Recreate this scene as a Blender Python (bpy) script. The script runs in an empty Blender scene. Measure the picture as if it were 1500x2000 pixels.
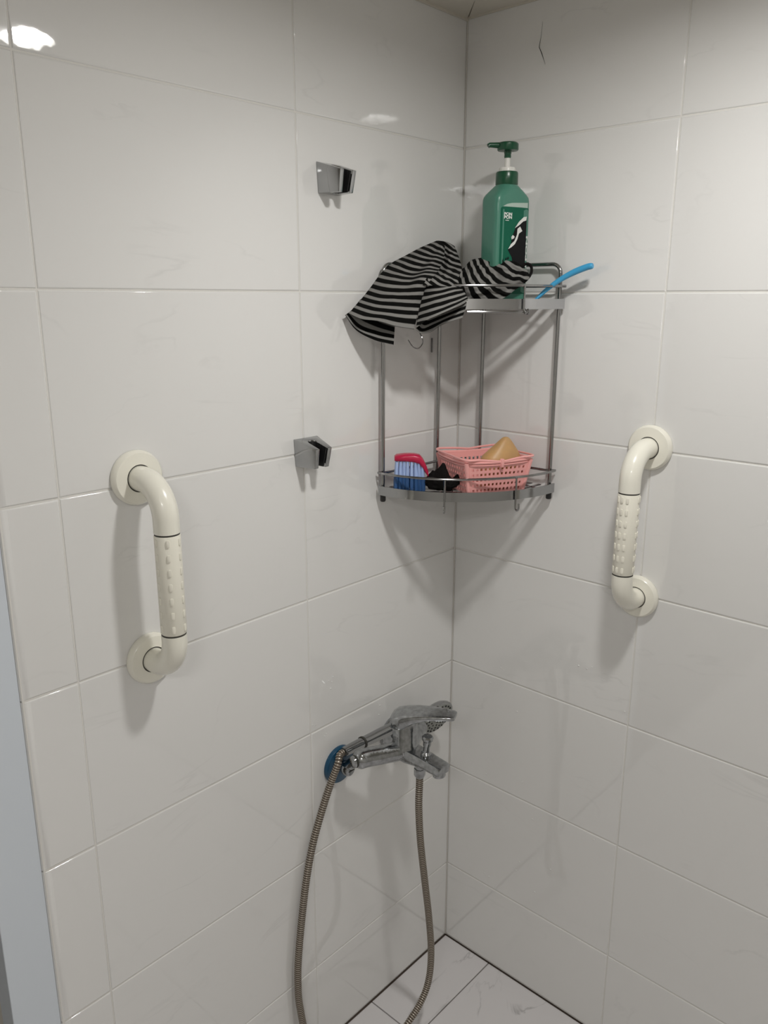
import bpy, bmesh, math, random
import numpy as np
from mathutils import Vector, Matrix, noise

# ------------------------------------------------------------------ camera
CAM = np.array([-1.2491, -0.9494, 1.4353])
YAW, PITCH, ROLL = 0.7418, -0.2597, 0.0009
FPX = 1568.99
cy_, sy_, cp_, sp_ = math.cos(YAW), math.sin(YAW), math.cos(PITCH), math.sin(PITCH)
FWD = np.array([cp_ * cy_, cp_ * sy_, sp_])
RT0 = np.array([sy_, -cy_, 0.0])
UP0 = np.cross(RT0, FWD)
RT = math.cos(ROLL) * RT0 + math.sin(ROLL) * UP0
UP = -math.sin(ROLL) * RT0 + math.cos(ROLL) * UP0
SC = bpy.context.scene
COL = SC.collection
cam = bpy.data.cameras.new('camera')
cam.sensor_fit = 'HORIZONTAL'
cam.sensor_width = 36.0
cam.lens = FPX * 36.0 / 1500.0
cam.clip_start = 0.01
camo = bpy.data.objects.new('camera', cam)
COL.objects.link(camo)
camo.matrix_world = Matrix(((RT[0], UP[0], -FWD[0], CAM[0]), (RT[1], UP[1], -FWD[1], CAM[1]),
                            (RT[2], UP[2], -FWD[2], CAM[2]), (0, 0, 0, 1)))
SC.camera = camo
# ------------------------------------------------------------------ world, exposure
w = bpy.data.worlds.new('world')
SC.world = w
w.use_nodes = True
w.node_tree.nodes['Background'].inputs[0].default_value = (0.75, 0.82, 0.9, 1)
w.node_tree.nodes['Background'].inputs[1].default_value = 0.10
SC.view_settings.view_transform = 'Standard'
SC.view_settings.look = 'None'
SC.view_settings.gamma = 1.0
SC.view_settings.use_curve_mapping = False
SC.view_settings.exposure = 0.0
LAMP_STRENGTH = 275.0
LAMP_COLOR = (1.0, 0.985, 0.955)
FILL_STRENGTH = 24.0  # added fill light out of view, lifts the shadows
FILL_COLOR = (1.0, 0.985, 0.96)
FILL_AT = (-1.85, -1.25, 1.9)
LAMP_AT = (-0.475, -0.652, 1.899)

random.seed(7)
V = np.array


def ray(u, v):
    return RT * ((u - 750) / FPX) - UP * ((v - 1000) / FPX) + FWD


def onY(u, v, y):
    d = ray(u, v)
    return CAM + d * ((y - CAM[1]) / d[1])


def onX(u, v, x):
    d = ray(u, v)
    return CAM + d * ((x - CAM[0]) / d[0])


def onZ(u, v, z):
    d = ray(u, v)
    return CAM + d * ((z - CAM[2]) / d[2])


def atD(u, v, t):
    return CAM + ray(u, v) * t


# ------------------------------------------------------------------ materials
def mat(name, color, rough=0.5, metal=0.0, spec=0.5, coat=0.0, bump=None, sss=0.0, trans=0.0, vary=None, ior=1.5):
    m = bpy.data.materials.new(name)
    m.use_nodes = True
    nt = m.node_tree
    b = nt.nodes['Principled BSDF']
    b.inputs['Base Color'].default_value = (*color, 1)
    b.inputs['Roughness'].default_value = rough
    b.inputs['Metallic'].default_value = metal
    b.inputs['Specular IOR Level'].default_value = spec
    b.inputs['Coat Weight'].default_value = coat
    b.inputs['IOR'].default_value = ior
    b.inputs['Transmission Weight'].default_value = trans
    if sss:
        b.inputs['Subsurface Weight'].default_value = sss
        b.inputs['Subsurface Radius'].default_value = (0.02, 0.012, 0.006)
        b.inputs['Subsurface Scale'].default_value = 0.5
    if bump or vary:
        tc = nt.nodes.new('ShaderNodeTexCoord')
    if bump:
        sc, st, dist = bump
        n = nt.nodes.new('ShaderNodeTexNoise')
        n.inputs['Scale'].default_value = sc
        n.inputs['Detail'].default_value = 3
        nt.links.new(tc.outputs['Object'], n.inputs['Vector'])
        bp = nt.nodes.new('ShaderNodeBump')
        bp.inputs['Strength'].default_value = st
        bp.inputs['Distance'].default_value = dist
        nt.links.new(n.outputs['Fac'], bp.inputs['Height'])
        nt.links.new(bp.outputs['Normal'], b.inputs['Normal'])
    if vary:
        sc, c2 = vary
        n2 = nt.nodes.new('ShaderNodeTexNoise')
        n2.inputs['Scale'].default_value = sc
        n2.inputs['Detail'].default_value = 4
        nt.links.new(tc.outputs['Object'], n2.inputs['Vector'])
        rp = nt.nodes.new('ShaderNodeValToRGB')
        rp.color_ramp.elements[0].position = 0.35
        rp.color_ramp.elements[1].position = 0.68
        rp.color_ramp.elements[0].color = (*color, 1)
        rp.color_ramp.elements[1].color = (*c2, 1)
        nt.links.new(n2.outputs['Fac'], rp.inputs['Fac'])
        nt.links.new(rp.outputs['Color'], b.inputs['Base Color'])
    return m


def tile_mat(name, base, vein, rough, vein_amt, scale, line=0.014):
    """glazed ceramic with faint diagonal marble veins that differ from tile to tile"""
    m = bpy.data.materials.new(name)
    m.use_nodes = True
    nt = m.node_tree
    N, L = nt.nodes, nt.links
    b = N['Principled BSDF']
    b.inputs['Roughness'].default_value = rough
    b.inputs['Specular IOR Level'].default_value = 0.5
    b.inputs['IOR'].default_value = 1.75
    tc = N.new('ShaderNodeTexCoord')
    oi = N.new('ShaderNodeObjectInfo')
    mul = N.new('ShaderNodeMath'); mul.operation = 'MULTIPLY'; mul.inputs[1].default_value = 37.0
    L.new(oi.outputs['Random'], mul.inputs[0])
    cmb = N.new('ShaderNodeCombineXYZ')
    for k in range(3):
        L.new(mul.outputs[0], cmb.inputs[k])
    add = N.new('ShaderNodeVectorMath'); add.operation = 'ADD'
    L.new(tc.outputs['Object'], add.inputs[0]); L.new(cmb.outputs[0], add.inputs[1])
    mp = N.new('ShaderNodeMapping')
    mp.inputs['Rotation'].default_value = (0.0, 0.7, 0.5)
    mp.inputs['Scale'].default_value = (2.2, 2.2, 7.0)
    L.new(add.outputs[0], mp.inputs['Vector'])
    n1 = N.new('ShaderNodeTexNoise')
    n1.inputs['Scale'].default_value = scale
    n1.inputs['Detail'].default_value = 6
    n1.inputs['Distortion'].default_value = 0.6
    L.new(mp.outputs[0], n1.inputs['Vector'])
    # veins = thin band where the noise crosses one half
    sub = N.new('ShaderNodeMath'); sub.operation = 'SUBTRACT'; sub.inputs[1].default_value = 0.5
    L.new(n1.outputs['Fac'], sub.inputs[0])
    ab = N.new('ShaderNodeMath'); ab.operation = 'ABSOLUTE'; L.new(sub.outputs[0], ab.inputs[0])
    rp = N.new('ShaderNodeValToRGB')
    rp.color_ramp.elements[0].position = 0.0
    rp.color_ramp.elements[1].position = line
    rp.color_ramp.elements[0].color = (1, 1, 1, 1)
    rp.color_ramp.elements[1].color = (0, 0, 0, 1)
    L.new(ab.outputs[0], rp.inputs['Fac'])
    n2 = N.new('ShaderNodeTexNoise'); n2.inputs['Scale'].default_value = 9.0; n2.inputs['Detail'].default_value = 2
    L.new(add.outputs[0], n2.inputs['Vector'])
    r2 = N.new('ShaderNodeValToRGB')
    r2.color_ramp.elements[0].position = 0.52
    r2.color_ramp.elements[1].position = 0.72
    L.new(n2.outputs['Fac'], r2.inputs['Fac'])
    mm = N.new('ShaderNodeMath'); mm.operation = 'MULTIPLY'
    L.new(rp.outputs['Color'], mm.inputs[0]); L.new(r2.outputs['Color'], mm.inputs[1])
    m2 = N.new('ShaderNodeMath'); m2.operation = 'MULTIPLY'; m2.inputs[1].default_value = vein_amt
    L.new(mm.outputs[0], m2.inputs[0])
    mix = N.new('ShaderNodeMix'); mix.data_type = 'RGBA'
    mix.inputs[6].default_value = (*base, 1); mix.inputs[7].default_value = (*vein, 1)
    L.new(m2.outputs[0], mix.inputs[0])
    L.new(mix.outputs[2], b.inputs['Base Color'])
    nb = N.new('ShaderNodeTexNoise'); nb.inputs['Scale'].default_value = 38.0; nb.inputs['Detail'].default_value = 2
    L.new(add.outputs[0], nb.inputs['Vector'])
    bp = N.new('ShaderNodeBump'); bp.inputs['Strength'].default_value = 0.06; bp.inputs['Distance'].default_value = 0.002
    L.new(nb.outputs['Fac'], bp.inputs['Height']); L.new(bp.outputs['Normal'], b.inputs['Normal'])
    return m


M = {}
M['tile'] = tile_mat('glazed_wall_tile', (0.795, 0.79, 0.776), (0.50, 0.50, 0.49), 0.025, 0.22, 1.3)
M['floor_tile'] = tile_mat('marbled_floor_tile', (0.72, 0.70, 0.705), (0.20, 0.19, 0.19), 0.28, 0.75, 0.9, 0.006)
M['grout'] = mat('white_grout', (0.74, 0.725, 0.69), 0.8, bump=(300, 0.3, 0.001))
M['floor_grout'] = mat('brown_grout', (0.10, 0.075, 0.06), 0.85, bump=(300, 0.3, 0.001))
M['silicone'] = mat('white_silicone', (0.62, 0.60, 0.56), 0.45)
M['ceiling'] = mat('painted_ceiling', (0.66, 0.63, 0.56), 0.6, bump=(60, 0.1, 0.001))
M['trim'] = mat('cream_plastic_trim', (0.66, 0.62, 0.54), 0.45)
M['jamb'] = mat('blue_grey_plastic', (0.67, 0.72, 0.78), 0.4, bump=(30, 0.05, 0.001))
M['far'] = mat('dull_green_paint', (0.34, 0.35, 0.27), 0.6)
M['room'] = mat('plain_wall_paint', (0.68, 0.66, 0.62), 0.6)
M['lamp'] = mat('lamp_white', (0.8, 0.8, 0.78), 0.4)
M['cream'] = mat('ivory_plastic', (0.87, 0.85, 0.755), 0.25, coat=0.3, bump=(250, 0.04, 0.001))
M['grip'] = mat('ivory_grip', (0.84, 0.815, 0.715), 0.38, bump=(250, 0.05, 0.001))
M['dark_line'] = mat('dark_joint', (0.05, 0.048, 0.04), 0.6)
M['chrome'] = mat('chrome', (0.40, 0.405, 0.41), 0.10, 1.0, bump=(45, 0.04, 0.002))
M['wet_chrome'] = mat('wet_chrome', (0.46, 0.475, 0.49), 0.12, 1.0, bump=(230, 0.16, 0.0015), vary=(120, (0.31, 0.32, 0.325)))
M['band'] = mat('polished_band', (0.55, 0.555, 0.57), 0.12, 1.0, bump=(25, 0.03, 0.002))
M['steel'] = mat('steel_wire', (0.36, 0.36, 0.36), 0.16, 1.0)
M['plate'] = mat('dark_polished_plate', (0.24, 0.235, 0.24), 0.09, 1.0, bump=(20, 0.03, 0.002))
M['hose'] = mat('metal_hose', (0.52, 0.48, 0.42), 0.30, 1.0)
M['hose_gap'] = mat('hose_groove', (0.13, 0.10, 0.075), 0.55, 0.4)
M['rubber'] = mat('black_rubber', (0.02, 0.02, 0.02), 0.5)
M['black_plastic'] = mat('black_plastic', (0.018, 0.018, 0.019), 0.3)
M['blue_cover'] = mat('blue_flange_film', (0.0, 0.06, 0.13), 0.3, coat=0.4)
M['spray'] = mat('grey_spray_plate', (0.30, 0.31, 0.285), 0.35, 0.2)
M['bottle'] = mat('teal_plastic', (0.062, 0.215, 0.155), 0.33, sss=0.0, coat=0.25)
M['dark_green'] = mat('dark_green_plastic', (0.003, 0.062, 0.026), 0.3, coat=0.2)
M['white_plastic'] = mat('white_plastic', (0.75, 0.74, 0.70), 0.35)
M['label_green'] = mat('label_green', (0.001, 0.105, 0.058), 0.45, spec=0.3)
M['label_pale'] = mat('label_pale_strip', (0.42, 0.52, 0.46), 0.3)
M['ink_white'] = mat('white_ink', (0.75, 0.76, 0.73), 0.5)
M['ink_black'] = mat('black_ink', (0.006, 0.006, 0.007), 0.6, spec=0.2)
M['ink_red'] = mat('red_ink', (0.6, 0.02, 0.06), 0.45)
M['sky_blue'] = mat('sky_blue_plastic', (0.055, 0.37, 0.66), 0.3, coat=0.2)
M['pink'] = mat('pink_plastic', (0.90, 0.42, 0.40), 0.35, coat=0.2)
M['amber'] = mat('amber_gel', (0.56, 0.335, 0.135), 0.45, sss=0.3, bump=(70, 0.15, 0.002), vary=(26, (0.46, 0.285, 0.13)))
M['red'] = mat('crimson_plastic', (0.50, 0.006, 0.055), 0.32, coat=0.2)
M['bristle'] = mat('pale_blue_bristle', (0.42, 0.55, 0.86), 0.5)
M['bristle_dark'] = mat('navy_bristle_tip', (0.035, 0.105, 0.27), 0.45)
M['black_cloth'] = mat('black_cloth', (0.006, 0.005, 0.005), 0.8, spec=0.15, bump=(300, 0.5, 0.002))
M['water'] = mat('water_drop', (0.80, 0.80, 0.79), 0.02, spec=0.7, coat=1.0)
M['crack'] = mat('hairline_crack_dirt', (0.03, 0.028, 0.022), 0.8)


def knit_mat():
    m = bpy.data.materials.new('striped_knit')
    m.use_nodes = True
    nt = m.node_tree
    N, L = nt.nodes, nt.links
    b = N['Principled BSDF']
    b.inputs['Roughness'].default_value = 0.9
    b.inputs['Specular IOR Level'].default_value = 0.1
    uv = N.new('ShaderNodeUVMap')
    sep = N.new('ShaderNodeSeparateXYZ')
    L.new(uv.outputs[0], sep.inputs[0])
    # ragged stripe edge from the knit columns
    wv = N.new('ShaderNodeTexWave'); wv.inputs['Scale'].default_value = 18.0; wv.inputs['Distortion'].default_value = 1.0
    wv.bands_direction = 'X'
    L.new(uv.outputs[0], wv.inputs['Vector'])
    k = N.new('ShaderNodeMath'); k.operation = 'MULTIPLY'; k.inputs[1].default_value = 0.05
    L.new(wv.outputs['Fac'], k.inputs[0])
    a = N.new('ShaderNodeMath'); a.operation = 'ADD'
    L.new(sep.outputs[1], a.inputs[0]); L.new(k.outputs[0], a.inputs[1])
    fr = N.new('ShaderNodeMath'); fr.operation = 'FRACT'; L.new(a.outputs[0], fr.inputs[0])
    rp = N.new('ShaderNodeValToRGB')
    e = rp.color_ramp.elements
    e[0].position = 0.0; e[0].color = (0.006, 0.006, 0.0055, 1)
    e[1].position = 0.53; e[1].color = (0.006, 0.006, 0.0055, 1)
    x = rp.color_ramp.elements.new(0.58); x.color = (0.30, 0.295, 0.28, 1)
    x = rp.color_ramp.elements.new(0.95); x.color = (0.30, 0.295, 0.28, 1)
    x = rp.color_ramp.elements.new(1.0); x.color = (0.006, 0.006, 0.0055, 1)
    L.new(fr.outputs[0], rp.inputs['Fac'])
    L.new(rp.outputs['Color'], b.inputs['Base Color'])
    w2 = N.new('ShaderNodeTexWave'); w2.inputs['Scale'].default_value = 30.0; w2.bands_direction = 'X'
    L.new(uv.outputs[0], w2.inputs['Vector'])
    bp = N.new('ShaderNodeBump'); bp.inputs['Strength'].default_value = 0.5; bp.inputs['Distance'].default_value = 0.001
    L.new(w2.outputs['Fac'], bp.inputs['Height']); L.new(bp.outputs['Normal'], b.inputs['Normal'])
    return m


M['knit'] = knit_mat()


# ------------------------------------------------------------------ mesh helpers
class MB:
    def __init__(s):
        s.v, s.f, s.m, s.uv = [], [], [], {}

    def add(s, v, f, mi=0):
        o = len(s.v)
        s.v += [tuple(float(c) for c in p) for p in v]
        s.f += [tuple(i + o for i in q) for q in f]
        s.m += [mi] * len(f)
        return o

    def build(s, name, mats, parent=None, smooth=True, angle=35, uvs=None, loc=None):
        me = bpy.data.meshes.new(name)
        me.from_pydata(s.v, [], s.f)
        for m in (mats if isinstance(mats, (list, tuple)) else [mats]):
            me.materials.append(m)
        me.polygons.foreach_set('material_index', s.m)
        if uvs is not None:
            lay = me.uv_layers.new(name='UVMap')
            for l in me.loops:
                lay.data[l.index].uv = uvs[l.vertex_index]
        bm = bmesh.new(); bm.from_mesh(me)
        bmesh.ops.recalc_face_normals(bm, faces=bm.faces)
        bm.to_mesh(me); bm.free()
        me.polygons.foreach_set('use_smooth', [smooth] * len(me.polygons))
        if smooth:
            me.set_sharp_from_angle(angle=math.radians(angle))
        o = bpy.data.objects.new(name, me)
        COL.objects.link(o)
        if parent is not None:
            o.parent = parent
            o.matrix_parent_inverse = parent_world(parent).inverted()
        return o


def parent_world(p):
    mw = Matrix.Translation(p.location) @ p.rotation_euler.to_matrix().to_4x4()
    if p.parent is not None:
        return parent_world(p.parent) @ mw if p.matrix_parent_inverse == Matrix() else parent_world(p.parent) @ p.matrix_parent_inverse @ mw
    return mw


def thing(name, label, cat, loc, group=None):
    o = bpy.data.objects.new(name, None)
    COL.objects.link(o)
    o.location = [float(c) for c in loc]
    o.empty_display_size = 0.02
    o['label'] = label; o['category'] = cat
    if group:
        o['group'] = group
    return o


def tag(o, label, cat, group=None, kind=None):
    o['label'] = label; o['category'] = cat
    if group:
        o['group'] = group
    if kind:
        o['kind'] = kind
    return o


def catmull(pts, n):
    """n samples per span through the points"""
    P = V(pts, dtype=float)
    P = np.vstack([2 * P[0] - P[1], P, 2 * P[-1] - P[-2]])
    out = []
    for i in range(1, len(P) - 2):
        p0, p1, p2, p3 = P[i - 1], P[i], P[i + 1], P[i + 2]
        for k in range(n):
            t = k / n
            out.append(0.5 * (2 * p1 + (p2 - p0) * t + (2 * p0 - 5 * p1 + 4 * p2 - p3) * t * t + (3 * p1 - p0 - 3 * p2 + p3) * t ** 3))
    out.append(P[-2])
    return V(out)


def resample(P, step):
    P = V(P, dtype=float)
    d = np.r_[0, np.cumsum(np.linalg.norm(np.diff(P, axis=0), axis=1))]
    n = max(2, int(round(d[-1] / step)) + 1)
    s = np.linspace(0, d[-1], n)
    return np.stack([np.interp(s, d, P[:, k]) for k in range(P.shape[1])], 1), s


def frames(P):
    T = np.gradient(P, axis=0)
    T /= np.linalg.norm(T, axis=1)[:, None] + 1e-12
    a = V([0, 0, 1.0]) if abs(T[0][2]) < 0.9 else V([1.0, 0, 0])
    n = np.cross(T[0], a); n /= np.linalg.norm(n)
    Ns = [n]
    for i in range(1, len(P)):
        n = Ns[-1] - T[i] * np.dot(Ns[-1], T[i])
        n /= np.linalg.norm(n) + 1e-12
        Ns.append(n)
    Ns = V(Ns)
    return T, Ns, np.cross(T, Ns)


def tube(mb, P, r, n=12, caps=True, closed=False, mi=0, mis=None, flat=None):
    """sweep; r is a number or one radius per point; flat=(a,b) scales the two cross axes"""
    P = V(P, dtype=float)
    m = len(P)
    R = np.full(m, r) if np.isscalar(r) else V(r)
    T, A, B = frames(P)
    if closed:
        T = np.roll(P, -1, 0) - np.roll(P, 1, 0)
        T /= np.linalg.norm(T, axis=1)[:, None]
        A = np.cross(T, V([0, 0, 1.0])); A /= np.linalg.norm(A, axis=1)[:, None]
        B = np.cross(T, A)
    fa, fb = flat or (1, 1)
    vs = []
    for i in range(m):
        for k in range(n):
            t = 2 * math.pi * k / n
            vs.append(P[i] + R[i] * (fa * math.cos(t) * A[i] + fb * math.sin(t) * B[i]))
    fs = []
    for i in range(m if closed else m - 1):
        j = (i + 1) % m
        for k in range(n):
            l = (k + 1) % n
            fs.append((i * n + k, i * n + l, j * n + l, j * n + k))
    if caps and not closed:
        fs.append(tuple(range(n))[::-1]); fs.append(tuple((m - 1) * n + k for k in range(n)))
    o = mb.add(vs, fs, mi)
    if mis is not None:
        f0 = len(mb.m) - len(fs)
        for i in range(m if closed else m - 1):
            for k in range(n):
                mb.m[f0 + i * n + k] = mis[i]


def lathe(mb, prof, origin, axis=(0, 0, 1), n=32, mi=0, caps=True):
    """prof: list of (radius, height along axis)"""
    ax = V(axis, dtype=float); ax /= np.linalg.norm(ax)
    a = np.cross(ax, V([0, 0, 1.0]) if abs(ax[2]) < 0.9 else V([1.0, 0, 0])); a /= np.linalg.norm(a)
    b = np.cross(ax, a)
    o = V(origin, dtype=float)
    vs, fs = [], []
    for r, h in prof:
        for k in range(n):
            t = 2 * math.pi * k / n
            vs.append(o + ax * h + r * (math.cos(t) * a + math.sin(t) * b))
    m = len(prof)
    for i in range(m - 1):
        for k in range(n):
            l = (k + 1) % n
            fs.append((i * n + k, i * n + l, (i + 1) * n + l, (i + 1) * n + k))
    if caps:
        fs.append(tuple(range(n))[::-1]); fs.append(tuple((m - 1) * n + k for k in range(n)))
    mb.add(vs, fs, mi)


def loft(mb, rings, caps=True, mi=0):
    n = len(rings[0]); vs = [p for r in rings for p in r]; fs = []
    for i in range(len(rings) - 1):
        for k in range(n):
            l = (k + 1) % n
            fs.append((i * n + k, i * n + l, (i + 1) * n + l, (i + 1) * n + k))
    if caps:
        fs.append(tuple(range(n))[::-1]); fs.append(tuple((len(rings) - 1) * n + k for k in range(n)))
    mb.add(vs, fs, mi)


def box(mb, lo, hi, bev=0.0, mi=0):
    lo, hi = V(lo, dtype=float), V(hi, dtype=float)
    if bev <= 0:
        v = [(x, y, z) for z in (lo[2], hi[2]) for y in (lo[1], hi[1]) for x in (lo[0], hi[0])]
        mb.add(v, [(0, 2, 3, 1), (4, 5, 7, 6), (0, 1, 5, 4), (2, 6, 7, 3), (0, 4, 6, 2), (1, 3, 7, 5)], mi)
        return
    bm = bmesh.new()
    bmesh.ops.create_cube(bm, size=1.0)
    for q in bm.verts:
        q.co = [lo[k] + (hi[k] - lo[k]) * (q.co[k] + 0.5) for k in range(3)]
    bmesh.ops.bevel(bm, geom=bm.edges[:], offset=bev, segments=2, affect='EDGES', profile=0.5)
    bm.verts.index_update()
    mb.add([q.co[:] for q in bm.verts], [[q.index for q in f.verts] for f in bm.faces], mi)
    bm.free()


def quick(name, fn, mats, parent=None, **k):
    mb = MB(); fn(mb)
    return mb.build(name, mats, parent, **k)


# ------------------------------------------------------------------ setting
TOP = 1.9023
ROWS = [0.0] + [0.1953 + 0.25 * i for i in range(7)] + [TOP + 0.006]
LX = [0.0, -0.4027, -0.8087, -0.8841]
RY = [0.0, -0.3974, -0.8034, -1.2094, -1.6154, -1.9]
G = 0.0010                                                # half a joint
DEP = 0.006


def tile_mesh(w, h, bl, br, bb=0.0024):
    """tile in its own plane: u to the right, z up, thickness along +y (front at y = 0); bl / br are the edge roundings"""
    def ring(k, d):
        return [(-w / 2 + bl * k, d, -h / 2 + bb * k), (w / 2 - br * k, d, -h / 2 + bb * k),
                (w / 2 - br * k, d, h / 2 - bb * k), (-w / 2 + bl * k, d, h / 2 - bb * k)]
    mb = MB()
    rs = [ring(0, DEP)]
    for a in (0, 22, 45, 68, 90):
        t = math.radians(a)
        k = 1 - math.cos(t)
        rs.append([(x, 0, z) for x, _, z in ring(k, 0)])
        d = [max(bl, 0), max(br, 0)]
        r = []
        for q, (x, _, z) in enumerate(rs[-1]):
            bside = bl if q in (0, 3) else br
            dd = min(bside, 0.004) if bside > 0.003 else bside
            r.append((x, dd * (1 - math.sin(t)), z))
        rs[-1] = r
    loft(mb, rs)
    return mb


def make_tile(parent, w, h, loc, rotz, m, cache={}, bl=0.0017, br=0.0017):
    key = (round(w, 4), round(h, 4), m.name, bl, br)
    if key not in cache:
        o = tile_mesh(w, h, bl, br).build('tile', m, parent)
        o.data.polygons[len(o.data.polygons) - 1].use_smooth = False      # the flat glazed front
        cache[key] = o.data
    else:
        o = bpy.data.objects.new('tile', cache[key]); COL.objects.link(o); o.parent = parent
    o.location = loc
    o.rotation_euler = (random.uniform(-1, 1) * 0.0012, 0, rotz + random.uniform(-1, 1) * 0.0012)
    return o


def structure(name, fn, m, **k):
    o = quick(name, fn, m, smooth=False, **k)
    o['kind'] = 'structure'
    return o


def wl(mb):
    box(mb, (-0.883, 0.0012, 0), (0.1, 0.10, 1.96))


wall_left = structure('wall_left', wl, M['grout'])
for i in range(len(ROWS) - 1):
    for j in range(3):
        z0, z1 = ROWS[i] + G, ROWS[i + 1] - G
        if i == 0:
            z0 = 0.0025
        x1, x0 = LX[j] - 0.0009, LX[j + 1] + 0.0009
        if j == 2:
            x0 = LX[3]
        make_tile(wall_left, x1 - x0, z1 - z0, ((x0 + x1) / 2, 0, (z0 + z1) / 2), 0, M['tile'], bl=0.011 if j == 2 else 0.0017)


def wr(mb):
    box(mb, (0.0012, -1.95, 0), (0.10, 0.0011, 1.96))


wall_right = structure('wall_right', wr, M['grout'])
for i in range(len(ROWS) - 1):
    for j in range(len(RY) - 1):
        z0, z1 = ROWS[i] + G, ROWS[i + 1] - G
        if i == 0:
            z0 = 0.0025
        y1, y0 = RY[j] - 0.0010, RY[j + 1] + 0.0010
        make_tile(wall_right, y1 - y0, z1 - z0, (0, (y0 + y1) / 2, (z0 + z1) / 2), -math.pi / 2, M['tile'])


def fl(mb):
    box(mb, (-2.45, -1.95, -0.08), (0.1, 1.3, -0.0035))


floor = structure('floor', fl, M['floor_grout'])
FX = [-0.0015] + [-0.2524 * k for k in range(1, 10)]
FY = [-0.0015] + [-0.1243 - 0.2524 * k for k in range(8)]
for i in range(len(FX) - 1):
    for j in range(len(FY) - 1):
        x1, x0, y1, y0 = FX[i] - 0.0012, FX[i + 1] + 0.0012, FY[j] - 0.0012, FY[j + 1] + 0.0012
        t = make_tile(floor, x1 - x0, y1 - y0, ((x0 + x1) / 2, (y0 + y1) / 2, 0), 0, M['floor_tile'], bl=0.001, br=0.001)
        t.rotation_euler = (-math.pi / 2, 0, 0)


def cl(mb):
    r = 0.053
    # ceiling panel with a round cut-out for the downlight
    n = 48
    cx, cy = LAMP_AT[0], LAMP_AT[1]
    x0, x1, y0, y1 = -2.45, 0.1, -1.95, 1.3
    inner, outer = [], []
    for k in range(n):
        t = 2 * math.pi * k / n
        c, s = math.cos(t), math.sin(t)
        inner.append((cx + r * c, cy + r * s, 1.908))
        tx = (x1 - cx) / c if c > 1e-9 else ((x0 - cx) / c if c < -1e-9 else 1e9)
        ty = (y1 - cy) / s if s > 1e-9 else ((y0 - cy) / s if s < -1e-9 else 1e9)
        q = min(tx, ty)
        outer.append((cx + q * c, cy + q * s, 1.908))
    loft(mb, [inner, outer], caps=False)
    loft(mb, [inner, [(x, y, 1.94) for x, y, _ in inner], [(x, y, 1.94) for x, y, _ in outer], outer], caps=False)


ceiling = structure('ceiling', cl, M['ceiling'])
# flat plastic trims where the ceiling meets the tiles, mitred in the corner
def trim_l(mb):
    w_ = 0.075
    loft(mb, [[(-0.885, -0.001, 1.9025), (-0.003, -0.001, 1.9025), (-w_, -w_, 1.9055), (-0.885, -w_, 1.9055)],
              [(-0.885, -0.001, 1.9078), (-0.003, -0.001, 1.9078), (-w_, -w_, 1.9078), (-0.885, -w_, 1.9078)]])
    box(mb, (-0.885, -0.0035, 1.8985), (-0.001, -0.0006, 1.906))


def trim_r(mb):
    w_ = 0.075
    loft(mb, [[(-0.001, -1.89, 1.9035), (-0.001, -0.003, 1.9035), (-w_, -w_, 1.9062), (-w_, -1.89, 1.9062)],
              [(-0.001, -1.89, 1.9078), (-0.001, -0.003, 1.9078), (-w_, -w_, 1.9078), (-w_, -1.89, 1.9078)]])
    box(mb, (-0.0032, -1.89, 1.9010), (-0.0006, -0.004, 1.906))


structure('trim_1', trim_l, M['trim'])
structure('trim_2', trim_r, M['trim'])
structure('trim_3', lambda mb: tube(mb, [(-0.0008, -0.0008, 0.002), (-0.0008, -0.0008, 1.9)], 0.0013, 8), M['silicone'])
# blue-grey jamb beyond the end of the left wall and the dim room behind it
structure('door_1', lambda mb: box(mb, (-0.9457, 0.0035, 0.0), (-0.8842, 0.045, 1.905), 0.0012), M['jamb'])
structure('wall_far', lambda mb: box(mb, (-2.45, 1.2, 0), (-0.88, 1.3, 1.95)), M['far'])
structure('wall_inner', lambda mb: box(mb, (-0.9400, 0.046, 0), (-0.884, 1.2, 1.95)), M['room'])
structure('wall_back', lambda mb: box(mb, (-2.45, -1.95, 0), (0.0, -1.90, 1.95)), M['room'])
structure('wall_side', lambda mb: box(mb, (-2.45, -1.90, 0), (-2.38, 1.2, 1.95)), M['room'])

# hairline crack on the top right tile
def crack(mb):
    pts = [(1060, 42), (1057, 70), (1053, 92), (1058, 104), (1065, 126)]
    wd = [0.0001, 0.0002, 0.0006, 0.0007, 0.0001]
    P = [onX(u, v, -0.0004) for u, v in pts]
    L_ = [p + V([0, q, 0]) for p, q in zip(P, wd)]
    R_ = [p - V([0, q, 0]) for p, q in zip(P, wd)]
    B_ = [p + V([0.0003, 0, 0]) for p in P]
    loft(mb, [[a, b, c] for a, b, c in zip(L_, R_, B_)])


quick('hairline_crack', crack, M['crack'], wall_right)

# ------------------------------------------------------------------ ceiling downlight (the room's lamp)
lamp = thing('ceiling_light', 'round white recessed ceiling downlight, lit, above the shower', 'light', LAMP_AT)
quick('bezel', lambda mb: lathe(mb, [(0.0495, 0.017), (0.0495, 0.002), (0.052, -0.002), (0.060, -0.0015), (0.062, 0.004), (0.062, 0.0088)], (LAMP_AT[0], LAMP_AT[1], 1.899), n=48, caps=False), M['lamp'], lamp)
em = bpy.data.materials.new('lamp_glow'); em.use_nodes = True
nt = em.node_tree
nt.nodes.remove(nt.nodes['Principled BSDF'])
e_ = nt.nodes.new('ShaderNodeEmission')
e_.inputs[0].default_value = (*LAMP_COLOR, 1); e_.inputs[1].default_value = LAMP_STRENGTH
nt.links.new(e_.outputs[0], nt.nodes['Material Output'].inputs[0])


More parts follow.
